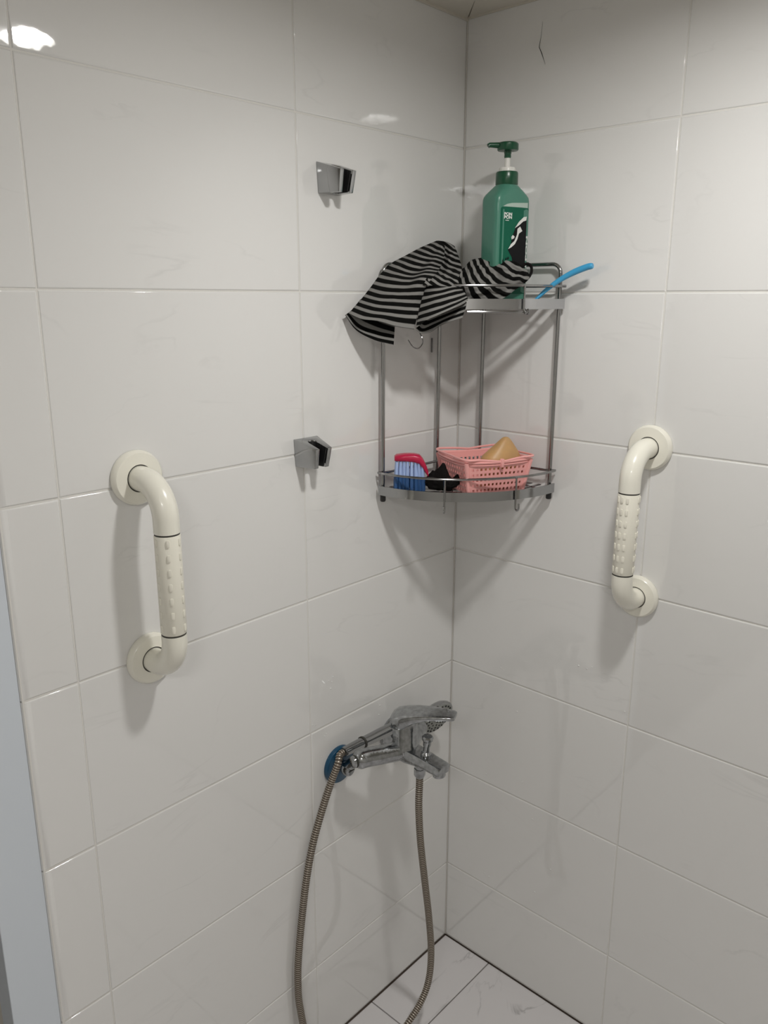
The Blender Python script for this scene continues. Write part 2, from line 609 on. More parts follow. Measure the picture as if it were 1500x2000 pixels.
def disc(mb):
    n = 40
    mb.add([(LAMP_AT[0] + 0.048 * math.cos(2 * math.pi * k / n), LAMP_AT[1] + 0.048 * math.sin(2 * math.pi * k / n), LAMP_AT[2] + 0.007) for k in range(n)], [tuple(range(n))])


quick('diffuser', disc, em, lamp, smooth=False)
# unseen square panel added behind the camera as soft fill light
panel = thing('ceiling_light', 'square fill light added out of view, away from the shower corner', 'light', FILL_AT)
em2 = em.copy(); em2.name = 'fill_glow'
em2.node_tree.nodes['Emission'].inputs[0].default_value = (*FILL_COLOR, 1)
em2.node_tree.nodes['Emission'].inputs[1].default_value = FILL_STRENGTH
quick('fill_diffuser', lambda mb: mb.add([(FILL_AT[0] + a, FILL_AT[1] + b, FILL_AT[2] + 0.001) for a, b in ((-.17, -.17), (.17, -.17), (.17, .17), (-.17, .17))], [(0, 1, 2, 3)]), em2, panel, smooth=False)
def fill_frame(mb):
    for a0, b0, a1, b1 in ((-.19, -.19, .19, -.17), (-.19, .17, .19, .19), (-.19, -.17, -.17, .17), (.17, -.17, .19, .17)):
        box(mb, (FILL_AT[0] + a0, FILL_AT[1] + b0, FILL_AT[2] - .006), (FILL_AT[0] + a1, FILL_AT[1] + b1, 1.9075))
quick('fill_frame', fill_frame, M['lamp'], panel, smooth=False)


# ------------------------------------------------------------------ grab bars
def grab_bar(label, x, zt, zb, wall, stud_angles):
    """bar built against the plane y = 0 at x, then turned for the right wall"""
    if wall == 'left':
        tr = lambda p: V([x + p[0], p[1], p[2]])
    else:
        tr = lambda p: V([p[1], x - p[0], p[2]])
    loc = tr((0, 0, (zt + zb) / 2))
    t = thing('grab_bar', label, 'grab bar', loc, 'ivory grab bars')
    out, R = 0.067, 0.046
    nrm = tr((0, -1, 0)) - tr((0, 0, 0))
    for z in (zt, zb):
        o = tr((0, 0, z))
        fl_ = quick('flange', lambda mb: lathe(mb, [(0.0368, 0.0004), (0.0372, 0.004), (0.0362, 0.008), (0.0335, 0.0105), (0.024, 0.0115), (0.0186, 0.0116), (0.0186, 0.003)], o, nrm, 48, caps=False), M['cream'], t)
        quick('joint_ring', lambda mb: lathe(mb, [(0.0188, 0.0095), (0.0188, 0.01145), (0.0172, 0.01145), (0.0172, 0.0095)], o, nrm, 40, caps=False), M['dark_line'], fl_)
    g0, g1 = zt - 0.0645, zb + 0.0565
    def bend(z, s):
        P = [(0, -0.002, z), (0, -(out - R), z)]
        for k in range(1, 15):
            a = math.pi / 2 * k / 14
            P.append((0, -(out - R) - R * math.sin(a), z + s * R * (1 - math.cos(a))))
        P.append((0, -out, (g0 + 0.0012) if s < 0 else (g1 - 0.0012)))
        return [tr(p) for p in P]
    quick('upper_bend', lambda mb: tube(mb, bend(zt, -1), 0.0170, 32), M['cream'], t)
    quick('lower_bend', lambda mb: tube(mb, bend(zb, 1), 0.0170, 32), M['cream'], t)
    for z in (g0, g1):
        quick('joint_line', lambda mb: lathe(mb, [(0.0162, -0.0016), (0.01645, -0.0016), (0.01645, 0.0016), (0.0162, 0.0016)], tr((0, -out, z)), (0, 0, 1), 32), M['dark_line'], t)
    grip = quick('grip', lambda mb: lathe(mb, [(0.0166, g1 + 0.0012), (0.0172, g1 + 0.0022), (0.0172, g0 - 0.0022), (0.0166, g0 - 0.0012)], tr((0, -out, 0)), (0, 0, 1), 40), M['grip'], t)
    def studs(mb):
        n = 7
        for r in range(n):
            z = g1 + (g0 - g1) * (r + 0.5) / n
            for a in stud_angles:
                a = math.radians(a)
                ex = V([math.cos(a), math.sin(a), 0]); et = V([-math.sin(a), math.cos(a), 0])
                c = tr((0, -out, z))
                ring = []
                for sc, h in ((1.0, 0.0168), (0.9, 0.0180), (0.55, 0.0184)):
                    rr = []
                    for k in range(10):
                        q = 2 * math.pi * k / 10
                        du = 0.0026 * sc * math.copysign(abs(math.cos(q)) ** 0.6, math.cos(q))
                        dz = 0.0052 * (1 if sc > 0.8 else 0.8) * math.copysign(abs(math.sin(q)) ** 0.5, math.sin(q))
                        rr.append(c + ex * h + et * du + V([0, 0, dz]))
                    ring.append(rr)
                loft(mb, ring)
    s_ = quick('grip_studs', studs, M['grip'], grip)
    s_['kind'] = 'stuff'
    return t


va = math.degrees(math.atan2(-0.9494 + 0.067, -1.2491 + 0.7025))     # direction of the room's open side seen from the bar
grab_bar('ivory grab bar on the wider left wall, nearer one of the two', -0.7025, 1.2055, 0.9455, 'left', [va + a for a in (-118, -60, 0, 58, 118, 180)])
vb = math.degrees(math.atan2(-0.9494 + 0.396, -1.2491 + 0.067))
grab_bar('ivory grab bar right of the corner shelf, on the right wall', -0.3960, 1.2010, 0.9435, 'right', [vb + a for a in (-64, -34, -5, 65, 95, 125, 180)])


# ------------------------------------------------------------------ shower head wall brackets
def bracket(xc, zt, label):
    t = thing('shower_bracket', label, 'bracket', (xc, 0, zt - 0.022), 'chrome shower head brackets')
    wt, wb = 0.0255, 0.0225
    zb = zt - 0.0445
    zf = zt - 0.0130
    D = 0.0430
    def plan(w0, wf, d, slot, sd):
        P = [(-w0, -0.0005), (-wf, -d), (-slot, -d)]
        for k in range(9):
            a = math.pi * k / 8
            P.append((-slot * math.cos(a), -(sd + slot) - slot * 0.9 * -1 * 0 - (-slot * math.sin(a)) * 1.0))
        P += [(slot, -d), (wf, -d), (w0, -0.0005)]
        return P
    def body(mb):
        top = plan(wt, 0.0172, D, 0.0088, 0.0105)
        bot = plan(wb, 0.0150, D - 0.0055, 0.0070, 0.0115)
        n = len(top)
        tv = [V([xc + x, y, zt + (zf - zt) * (-y / D)]) for x, y in top]
        bv = [V([xc + x, y, zb]) for x, y in bot]
        v = tv + bv
        f = [tuple(range(n)), tuple(range(2 * n - 1, n - 1, -1))]
        for k in range(n):
            l = (k + 1) % n
            f.append((k, l, n + l, n + k))
        bm = bmesh.new()
        bv_ = [bm.verts.new(p) for p in v]
        for q in f:
            bm.faces.new([bv_[i] for i in q])
        bmesh.ops.recalc_face_normals(bm, faces=bm.faces)
        es = [e for e in bm.edges if e.calc_face_angle(0) > 0.7]
        bmesh.ops.bevel(bm, geom=es, offset=0.0009, segments=2, affect='EDGES', profile=0.5)
        bmesh.ops.triangulate(bm, faces=[q for q in bm.faces if len(q.verts) > 4])
        bm.verts.index_update()
        mb.add([q.co[:] for q in bm.verts], [[q.index for q in w_.verts] for w_ in bm.faces])
        bm.free()
    quick('bracket_body', body, M['chrome'], t, angle=25)
    def liner(mb):
        def sl(s, d0, d1):
            P = [(-s, -d1)]
            for k in range(9):
                a = math.pi * k / 8
                P.append((-s * math.cos(a), -(d0 + s) + s * math.sin(a)))
            P.append((s, -d1))
            return P
        o_ = sl(0.0085, 0.0105, D - 0.003); i_ = sl(0.0068, 0.0122, D - 0.003)
        ob = sl(0.0068, 0.0118, D - 0.009); ib = sl(0.0052, 0.0135, D - 0.009)
        z_t = lambda y: zt + (zf - zt) * (-y / D) - 0.0015
        loft(mb, [[V([xc + x, y, z_t(y)]) for x, y in o_ + i_[::-1]], [V([xc + x, y, zb + 0.001]) for x, y in ob + ib[::-1]]], caps=False)
    quick('slot_liner', liner, M['black_plastic'], t, smooth=False)
    def teeth(mb):
        for s in (-1, 1):
            for k in range(3):
                y = -0.021 - 0.006 * k
                z1 = zt + (zf - zt) * (-y / D) - 0.003
                box(mb, (xc + (s * 0.0062 if s > 0 else s * 0.0078), y - 0.0011, zb + 0.01), (xc + (s * 0.0078 if s > 0 else s * 0.0062), y + 0.0011, z1))
    quick('slot_teeth', teeth, M['black_plastic'], t, smooth=False)


bracket(-0.3390, 1.6335, 'upper chrome shower bracket, higher than the striped shirt on the left wall')
bracket(-0.3990, 1.2215, 'lower chrome shower bracket over a tile joint, between grab bar and shelf')

# ------------------------------------------------------------------ corner shelf
shelf = thing('corner_shelf', 'two-tier chrome wire corner shelf with curved front bands', 'shelf', (-0.09, -0.09, 1.09))
CX, CY, AX, BY, NE = -0.008, -0.008, 0.226, 0.2155, 1.95


def arc(k=1.0, n=40, a0=0.0, a1=90.0):
    out = []
    for i in range(n + 1):
        t = math.radians(a0 + (a1 - a0) * i / n)
        c, s = max(math.cos(t), 0), max(math.sin(t), 0)
        out.append((CX - AX * k * c ** (2 / NE), CY - BY * k * s ** (2 / NE)))
    return out


def rounded_u(p0, p1, zt, zb, r):
    """legs at p0 and p1 (xy), top bar at zt"""
    p0, p1 = V(p0), V(p1)
    d = (p1 - p0); L_ = np.linalg.norm(d); d /= L_
    P = [(*p0, zb), (*p0, zt - r)]
    for k in range(1, 9):
        a = math.pi / 2 * k / 8
        q = p0 + d * r * (1 - math.cos(a)); P.append((*q, zt - r + r * math.sin(a)))
    for k in range(8):
        a = math.pi / 2 * k / 8
        q = p1 - d * r * (1 - math.sin(a)); P.append((*q, zt - r + r * math.cos(a)))
    P += [(*p1, zt - r), (*p1, zb)]
    return P


quick('wall_frame', lambda mb: tube(mb, rounded_u((-0.229, -0.012), (-0.0777, -0.012), 1.4905, 1.098, 0.016), 0.0033, 12), M['steel'], shelf)
quick('wall_frame', lambda mb: tube(mb, rounded_u((-0.012, -0.2178), (-0.012, -0.0625), 1.4915, 1.098, 0.016), 0.0033, 12), M['steel'], shelf)
for p in ((-0.229, -0.012), (-0.012, -0.2178), (-0.0777, -0.012), (-0.012, -0.0625)):
    quick('rubber_foot', lambda mb: lathe(mb, [(0.0040, 1.0868), (0.0050, 1.0885), (0.0050, 1.1015), (0.0036, 1.1025)], (p[0], p[1], 0), n=16), M['rubber'], shelf)


def level(zt, hook_drop, z_rail):
    zp = zt - 0.006
    def plate(mb):
        def strip(k0, k1, z0, z1):
            a, b = arc(k0, 36), arc(k1, 36)
            n = len(a)
            rings = [[(x, y, z1) for x, y in a], [(x, y, z1) for x, y in b], [(x, y, z0) for x, y in b], [(x, y, z0) for x, y in a]]
            v = [p for r in rings for p in r]; f = []
            for q in range(4):
                w_ = (q + 1) % 4
                for i in range(n - 1):
                    f.append((q * n + i, q * n + i + 1, w_ * n + i + 1, w_ * n + i))
            f.append((0, n, 2 * n, 3 * n)); f.append((n - 1, 2 * n - 1, 3 * n - 1, 4 * n - 1))
            mb.add(v, f)
        strip(0.04, 0.80, zp - 0.0015, zp)
        strip(0.858, 0.885, zp - 0.0015, zp)
        strip(0.955, 0.999, zp - 0.0015, zp)
        for a in (8, 36, 58, 82):
            p, q = arc(0.79, 1, a, a)[0], arc(0.96, 1, a, a)[0]
            tube(mb, [(*p, zp - 0.001), (*q, zp - 0.001)], 0.0016, 6)
    quick('shelf_plate', plate, M['plate'], shelf, angle=30)
    def band(mb):
        o_, i_ = arc(1.012, 48), arc(1.0, 48)
        n = len(o_)
        v = [(x, y, zt) for x, y in o_] + [(x, y, zt - 0.0165) for x, y in o_] + [(x, y, zt - 0.0165) for x, y in i_] + [(x, y, zt) for x, y in i_]
        f = []
        for q in range(4):
            w_ = (q + 1) % 4
            for i in range(n - 1):
                f.append((q * n + i, q * n + i + 1, w_ * n + i + 1, w_ * n + i))
        f += [(0, n, 2 * n, 3 * n), (n - 1, 2 * n - 1, 3 * n - 1, 4 * n - 1)]
        mb.add(v, f)
    quick('front_band', band, M['band'] if zt > 1.3 else M['chrome'], shelf, angle=30)
    def rail(mb):
        fr = [(x, y, z_rail) for x, y in arc(1.015, 44)]
        P = fr + [(-0.0165, -0.21, z_rail), (-0.0165, -0.022, z_rail), (-0.022, -0.0165, z_rail), (-0.222, -0.0165, z_rail)]
        tube(mb, P, 0.0022, 10, closed=True)
    quick('guard_rail', rail, M['steel'], shelf)
    for a in ((33.5, 65.0) if zt < 1.3 else (65.0,)):
        x, y = arc(1.026, 1, a, a)[0]
        x2, y2 = arc(1.075, 1, a, a)[0]
        P = catmull([(x, y, z_rail), (x, y, zt - 0.01), (x, y, zt - 0.0165 - hook_drop), (x * 0.5 + x2 * 0.5, y * 0.5 + y2 * 0.5, zt - 0.021 - hook_drop), (x2, y2, zt - 0.0165 - hook_drop), (x2, y2, zt - 0.021)], 6)
        quick('hook', lambda mb: tube(mb, P, 0.0018, 8), M['steel'], shelf)


level(1.1160, 0.013, 1.1392)
level(1.4350, 0.002, 1.4557)
# rod under the upper band that ends in a small coil
def rod(mb):
    P = [(x, y, 1.4148) for x, y in arc(1.02, 24, 41, 66)]
    tube(mb, P, 0.0020, 8)
    x, y = arc(1.02, 1, 66, 66)[0]
    tx, ty = V(arc(1.02, 1, 67, 67)[0]) - V([x, y])
    L_ = math.hypot(tx, ty)
    C = []
    for k in range(60):
        a = 2 * math.pi * k / 20
        C.append((x + tx / L_ * 0.0022 * k / 20, y + ty / L_ * 0.0022 * k / 20 + 0.003 * math.cos(a) * 0.4, 1.4148 + 0.0042 * math.sin(a)))
    tube(mb, C, 0.0009, 6)


quick('hook_rod', rod, M['steel'], shelf)
quick('wall_clip', lambda mb: box(mb, (-0.0872, -0.0042, 1.340), (-0.0855, -0.0006, 1.366), 0.0006), M['plate'], shelf)

# wire hook hanging under the shelf front, below the cloth
hk = [(802, 604, 1.3055), (806, 600, 1.299), (810, 606, 1.2955), (815, 625, 1.2945), (819, 648, 1.2935), (824, 659, 1.292), (825.5, 670, 1.292), (818, 680, 1.292), (807, 678, 1.292), (797, 664, 1.292)]
hook = quick('wire_hook', lambda mb: tube(mb, catmull([atD(*q) for q in hk], 6), 0.0009, 8), M['plate'])
tag(hook, 'thin dark wire hook hanging below the striped shirt', 'hook')


# ------------------------------------------------------------------ striped shirt
def dense(net, nu, nv):
    """net[row][col] of (px, py, depth[, v]) -> smooth grid of points"""
    rows = [catmull(r, nu) for r in net]
    cols = [catmull([r[i] for r in rows], nv) for i in range(len(rows[0]))]
    return np.stack(cols, 1)                              # [row, col, k]


def cloth(mb, uvs, net, nu, nv, crumple=0.002, freq=45, seed=0.0, ulen=1.0, thick=0.0016):
    Gd = dense(net, nu, nv)
    R_, C_ = Gd.shape[:2]
    pts = np.zeros((R_, C_, 3))
    for i in range(R_):
        for j in range(C_):
            u, v, d = Gd[i, j, :3]
            p = atD(u, v, d)
            nz = noise.noise(Vector((p[0] * freq + seed, p[1] * freq, p[2] * freq)))
            n2 = noise.noise(Vector((p[0] * freq * 2.3 + seed, p[1] * freq * 2.3, p[2] * freq * 2.3 + 5)))
            ed = min(1.0, 4.0 * min(i, R_ - 1 - i, j, C_ - 1 - j) / min(R_, C_) + 0.25)
            pts[i, j] = p + FWD * (crumple * nz + crumple * 0.45 * n2) * ed
    o = len(mb.v)
    for k, off in ((0, 0.0), (1, thick)):
        for i in range(R_):
            for j in range(C_):
                mb.v.append(tuple(pts[i, j] + FWD * off))
                uvs.append((ulen * j / (C_ - 1), float(Gd[i, j, 3])))
    n = R_ * C_
    for i in range(R_ - 1):
        for j in range(C_ - 1):
            a, b, c, d = o + i * C_ + j, o + i * C_ + j + 1, o + (i + 1) * C_ + j + 1, o + (i + 1) * C_ + j
            mb.f.append((a, b, c, d)); mb.f.append((n + d, n + c, n + b, n + a)); mb.m += [0, 0]
    edge = [(0, j) for j in range(C_)] + [(i, C_ - 1) for i in range(1, R_)] + [(R_ - 1, j) for j in range(C_ - 2, -1, -1)] + [(i, 0) for i in range(R_ - 2, 0, -1)]
    ids = [o + i * C_ + j for i, j in edge]
    for a, b in zip(ids, ids[1:] + ids[:1]):
        mb.f.append((a, a + n, b + n, b)); mb.m.append(0)


mb, uvs = MB(), []
# main panel hanging over the left front (rows run from the peak down to the hem); the fourth number counts stripes
A = [
    [(853, 470, 1.372, 0.0), (858, 471, 1.368, 0.0), (862, 473, 1.364, 0.0), (866, 476, 1.362, 0.0), (869, 481, 1.364, 0.0)],
    [(822, 483, 1.362, 2.3), (836, 486, 1.350, 2.1), (848, 490, 1.346, 1.9), (858, 492, 1.338, 1.8), (868, 496, 1.350, 1.7)],
    [(790, 500, 1.350, 4.6), (812, 506, 1.333, 4.5), (833, 508, 1.332, 4.2), (850, 506, 1.324, 3.8), (866, 508, 1.342, 3.4)],
    [(764, 514, 1.336, 6.5), (788, 526, 1.318, 6.7), (814, 529, 1.322, 6.4), (838, 522, 1.310, 5.8), (860, 522, 1.334, 5.2)],
    [(742, 536, 1.314, 8.5), (768, 546, 1.297, 8.8), (800, 549, 1.293, 8.8), (826, 540, 1.279, 8.4), (850, 536, 1.282, 7.6)],
    [(726, 558, 1.306, 10.2), (752, 566, 1.290, 10.3), (782, 569, 1.285, 10.4), (809, 567, 1.279, 10.3), (831, 562, 1.281, 10.0)],
    [(708, 581, 1.302, 12.1), (736, 589, 1.287, 12.1), (768, 592, 1.282, 12.1), (800, 594, 1.281, 12.1), (823, 594, 1.288, 12.0)],
    [(693, 598, 1.294, 13.7), (722, 608, 1.283, 13.7), (756, 613, 1.278, 13.7), (790, 617, 1.277, 13.7), (815, 618, 1.284, 13.7)],
    [(681, 612, 1.286, 14.97), (706, 623, 1.278, 14.97), (738, 627, 1.276, 14.97), (773, 637, 1.274, 14.97), (809, 643, 1.281, 14.97)],
]
cloth(mb, uvs, A, 9, 6, 0.0028, 48, 1.3, 9.0)
# back layer of the same hem, seen under it
A2 = [
    [(704, 584, 1.304, 11.6), (725, 592, 1.305, 11.6), (748, 600, 1.305, 11.6), (772, 606, 1.303, 11.6)],
    [(690, 602, 1.298, 13.0), (714, 616, 1.302, 13.0), (742, 630, 1.302, 13.0), (771, 640, 1.300, 13.0)],
    [(680, 611, 1.288, 14.0), (702, 636, 1.298, 14.1), (736, 650, 1.300, 14.2), (770, 657, 1.298, 14.2)],
    [(674, 615, 1.286, 15.0), (696, 645, 1.296, 15.3), (732, 664, 1.298, 15.5), (769, 674, 1.297, 15.6)],
]
cloth(mb, uvs, A2, 8, 7, 0.0012, 60, 4.0, 5.0)
# gathered crown behind the sleeve
C = [
    [(855, 470, 1.372, 0.4), (866, 471, 1.372, 0.0), (877, 474, 1.374, -0.4), (888, 481, 1.378, -0.8)],
    [(858, 486, 1.352, 1.8), (870, 487, 1.366, 1.2), (880, 490, 1.358, 0.8), (893, 493, 1.370, 0.4)],
    [(854, 503, 1.340, 3.8), (867, 504, 1.356, 3.0), (880, 506, 1.344, 2.4), (898, 508, 1.360, 1.9)],
    [(846, 520, 1.330, 5.6), (862, 522, 1.350, 4.7), (880, 524, 1.336, 4.0), (902, 525, 1.350, 3.4)],
    [(836, 538, 1.284, 7.6), (856, 540, 1.290, 6.6), (878, 541, 1.278, 5.7), (896, 542, 1.296, 5.0)],
    [(826, 556, 1.276, 9.4), (850, 558, 1.275, 8.3), (878, 560, 1.272, 7.4), (894, 562, 1.288, 6.6)],
]
cloth(mb, uvs, C, 9, 7, 0.006, 55, 9.1, 5.0)
# bundle lying on the shelf behind the rail
D = [
    [(884, 520, 1.352, 0.0), (904, 524, 1.352, 2.4), (919, 509, 1.348, 4.2), (942, 503, 1.345, 6.0), (968, 501, 1.343, 7.6), (992, 504, 1.340, 9.0), (1013, 515, 1.336, 10.6), (1031, 530, 1.336, 12.0)],
    [(884, 535, 1.330, 0.3), (904, 537, 1.328, 2.3), (922, 526, 1.324, 4.0), (945, 520, 1.321, 5.8), (969, 516, 1.318, 7.5), (994, 519, 1.317, 9.2), (1014, 528, 1.320, 11.0), (1034, 538, 1.326, 12.4)],
    [(882, 553, 1.318, 0.6), (903, 553, 1.314, 2.5), (924, 546, 1.308, 4.3), (947, 541, 1.306, 6.2), (970, 537, 1.303, 8.0), (995, 537, 1.305, 9.8), (1014, 541, 1.313, 11.4), (1033, 545, 1.323, 12.6)],
    [(882, 570, 1.318, 1.2), (904, 571, 1.310, 3.2), (926, 569, 1.304, 5.2), (949, 566, 1.301, 7.2), (972, 562, 1.301, 9.0), (993, 557, 1.308, 10.6), (1011, 554, 1.317, 11.9), (1027, 551, 1.325, 12.8)],
    [(884, 586, 1.324, 1.9), (905, 589, 1.316, 4.0), (928, 591, 1.309, 6.2), (951, 590, 1.306, 8.3), (974, 586, 1.306, 10.0), (992, 577, 1.312, 11.4), (1006, 566, 1.321, 12.4), (1021, 557, 1.328, 13.1)],
]
D = [[(x, y, d, ((x - 880) * (1.0 - .45 * (x - 880) / 150) - (y - 545) * (.15 + .75 * (x - 880) / 150)) / 12.5) for x, y, d, _ in row] for row in D]
cloth(mb, uvs, D, 8, 9, 0.0105, 62, 2.2, 8.0)
shirt = mb.build('striped_shirt', M['knit'], None, uvs=uvs, angle=80)
tag(shirt, 'black and grey striped knit shirt draped over the upper shelf', 'shirt')
mb, uvs = MB(), []
B = [
    [(834, 545, 1.296, 0.2), (849, 543, 1.286, 0.0), (864, 543, 1.283, 0.0), (880, 543, 1.287, 0.0), (894, 547, 1.300, 0.2)],
    [(827, 570, 1.288, 1.9), (846, 566, 1.274, 1.7), (866, 562, 1.270, 1.6), (885, 558, 1.275, 1.6), (899, 558, 1.292, 1.6)],
    [(821, 596, 1.282, 3.6), (842, 587, 1.265, 3.4), (866, 578, 1.260, 3.2), (888, 571, 1.266, 3.1), (905, 567, 1.286, 3.0)],
    [(816, 620, 1.278, 5.2), (839, 606, 1.260, 4.7), (864, 597, 1.254, 4.6), (890, 586, 1.260, 4.4), (911, 577, 1.281, 4.3)],
    [(812, 641, 1.277, 6.96), (834, 625, 1.258, 5.97), (861, 613, 1.251, 5.97), (890, 600, 1.257, 5.97), (914, 586, 1.279, 5.97)],
]
cloth(mb, uvs, B, 9, 8, 0.0018, 60, 7.0, 5.0)
B2 = [
    [(826, 590, 1.290, 3.0), (845, 590, 1.294, 3.0), (866, 584, 1.294, 3.0), (888, 576, 1.294, 3.0), (905, 570, 1.290, 3.0)],
    [(818, 616, 1.284, 5.0), (836, 620, 1.289, 4.6), (860, 610, 1.290, 4.4), (886, 600, 1.290, 4.3), (911, 588, 1.286, 4.3)],
    [(813, 640, 1.279, 6.5), (826, 642, 1.285, 6.0), (846, 634, 1.287, 6.0), (876, 616, 1.287, 5.5), (910, 600, 1.284, 5.2)],
    [(812, 644, 1.278, 6.97), (823, 651, 1.283, 6.97), (842, 648, 1.286, 6.97), (864, 634, 1.286, 6.97), (903, 621, 1.284, 6.97)],
]
cloth(mb, uvs, B2, 8, 7, 0.0008, 60, 3.0, 5.0)
mb.build('sleeve', M['knit'], shirt, uvs=uvs, angle=80)
quick('cuff_edge', lambda mb: tube(mb, catmull([atD(*q) for q in ((1018, 521, 1.334), (1029, 515, 1.334), (1037, 520, 1.335), (1038, 531, 1.334), (1032, 542, 1.331), (1024, 547, 1.328))], 6), 0.0024, 10), M['black_cloth'], shirt)

# ------------------------------------------------------------------ shampoo bottle
BX, BYY = -0.0712, -0.1425
NRM = V([-0.27, -0.963, 0.0]); NRM /= np.linalg.norm(NRM)
WID = V([-NRM[1], NRM[0], 0.0])                           # to the right along the label
ZB = 1.4292
bottle = thing('pump_bottle', 'green shampoo pump bottle standing at the back of the upper shelf', 'bottle', (BX, BYY, ZB))


def sect(w_, d_, z, ex=6.0, n=72):
    r = []
    for k in range(n):
        t = 2 * math.pi * k / n
        c, s = math.cos(t), math.sin(t)
        a = w_ / 2 * math.copysign(abs(c) ** (2 / ex), c)
        b = d_ / 2 * math.copysign(abs(s) ** (2 / ex), s)
        r.append(V([BX, BYY, z]) + WID * a + NRM * b)
    return r


W_, D_ = 0.0715, 0.046
quick('bottle_body', lambda mb: loft(mb, [sect(W_ * .9, D_ * .88, ZB), sect(W_ * .97, D_ * .96, ZB + .002), sect(W_, D_, ZB + .006), sect(W_, D_, ZB + .08), sect(W_, D_, ZB + .158),
                                         sect(W_ * .995, D_ * .99, ZB + .1625), sect(W_ * .965, D_ * .965, ZB + .1665), sect(W_ * .90, D_ * .93, ZB + .1705, 5), sect(W_ * .72, D_ * .88, ZB + .1775, 3.4), sect(.040, .037, ZB + .184, 2.2), sect(.033, .033, ZB + .187, 2), sect(.033, .033, ZB + .19, 2)]), M['bottle'], bottle, angle=50)


def face_pt(a, z, off):
    """point on the bottle's front: a along the label, off above the plastic"""
    q = min(abs(a) / (W_ / 2), 0.999)
    b = D_ / 2 * (1 - q ** 6.0) ** (1 / 6.0)
    return V([BX, BYY, z]) + WID * a + NRM * (b + off)


def wrap_poly(mb, poly, off, mi=0, thick=0.0003):
    """flat outline (a, z) laid on the front of the bottle, with its own small thickness"""
    bm = bmesh.new()
    f = bm.faces.new([bm.verts.new((a, z, 0)) for a, z in poly])
    bmesh.ops.triangulate(bm, faces=[f])
    bmesh.ops.subdivide_edges(bm, edges=[e for e in bm.edges if e.calc_length() > 0.006], cuts=3, use_grid_fill=True)
    bmesh.ops.triangulate(bm, faces=bm.faces[:])
    bm.verts.index_update()
    n = len(bm.verts)
    v = [face_pt(q.co.x, q.co.y, off + thick) for q in bm.verts] + [face_pt(q.co.x, q.co.y, off) for q in bm.verts]
    fs = [[q.index for q in w_.verts] for w_ in bm.faces]
    fs2 = [[i + n for i in reversed(q)] for q in fs]
    for e in bm.edges:
        if e.is_boundary:
            a, b = e.verts[0].index, e.verts[1].index
            fs2.append([a, b, b + n, a + n])
    mb.add(v, fs + fs2, mi)
    bm.free()


def label_shape(x0, x1, z0, z1, r):
    P = []
    for cx, cz, a0 in ((x1 - r, z1 - r, 0), (x0 + r, z1 - r, 90), (x0 + r, z0 + r, 180), (x1 - r, z0 + r, 270)):
        for k in range(5):
            a = math.radians(a0 + 22.5 * k)
            P.append((cx + r * math.cos(a), cz + r * math.sin(a)))
    return P


L0, L1, Z0, Z1 = -0.0285, 0.0320, ZB + 0.014, ZB + 0.1500
lab = quick('label', lambda mb: wrap_poly(mb, label_shape(L0, L1, Z0, Z1, 0.004), 0.0001), M['label_green'], bottle, angle=60)
quick('label_strip', lambda mb: wrap_poly(mb, [(L0 + .004, Z1 + .0006), (L1 - .004, Z1 + .0006), (L1 - .004, Z1 + .0085), (L0 + .022, Z1 + .0065), (L0 + .012, Z1 + .0045)], 0.0001), M['label_pale'], bottle, angle=60)


def text_mesh(txt, size):
    cu = bpy.data.curves.new('lettering', 'FONT')
    cu.body = txt; cu.size = size; cu.align_x = 'LEFT'; cu.space_line = 0.78; cu.offset = size * 0.045
    o = bpy.data.objects.new('lettering', cu)
    COL.objects.link(o)
    dg = bpy.context.evaluated_depsgraph_get()
    me = bpy.data.meshes.new_from_object(o.evaluated_get(dg))
    bpy.data.objects.remove(o); bpy.data.curves.remove(cu)
    v = [q.co[:] for q in me.vertices]; f = [list(q.vertices) for q in me.polygons]
    bpy.data.meshes.remove(me)
    return v, f


def lettering(mb, txt, size, a0, z0, sx=1.0, sz=1.0, rot=False):
    v, f = text_mesh(txt, size)
    out = []
    for x, y, _ in v:
        a, z = (a0 + x * sx, z0 + y * sz) if not rot else (a0 - y * sx, z0 + x * sz)
        out.append(face_pt(a, z, 0.0006))
    mb.add(out, f)


def brand(mb):
    lettering(mb, 'PON\nPON', 0.0062, L0 + 0.0062, Z1 - 0.0130, 1.28, 1.02)
    for k in range(6):                                        # a line too small to read
        a = L0 + 0.0095 + 0.0012 * k
        wrap_poly(mb, [(a, Z1 - .0212), (a + .0008, Z1 - .0212), (a + .0008, Z1 - .0200), (a, Z1 - .0200)], 0.0004)


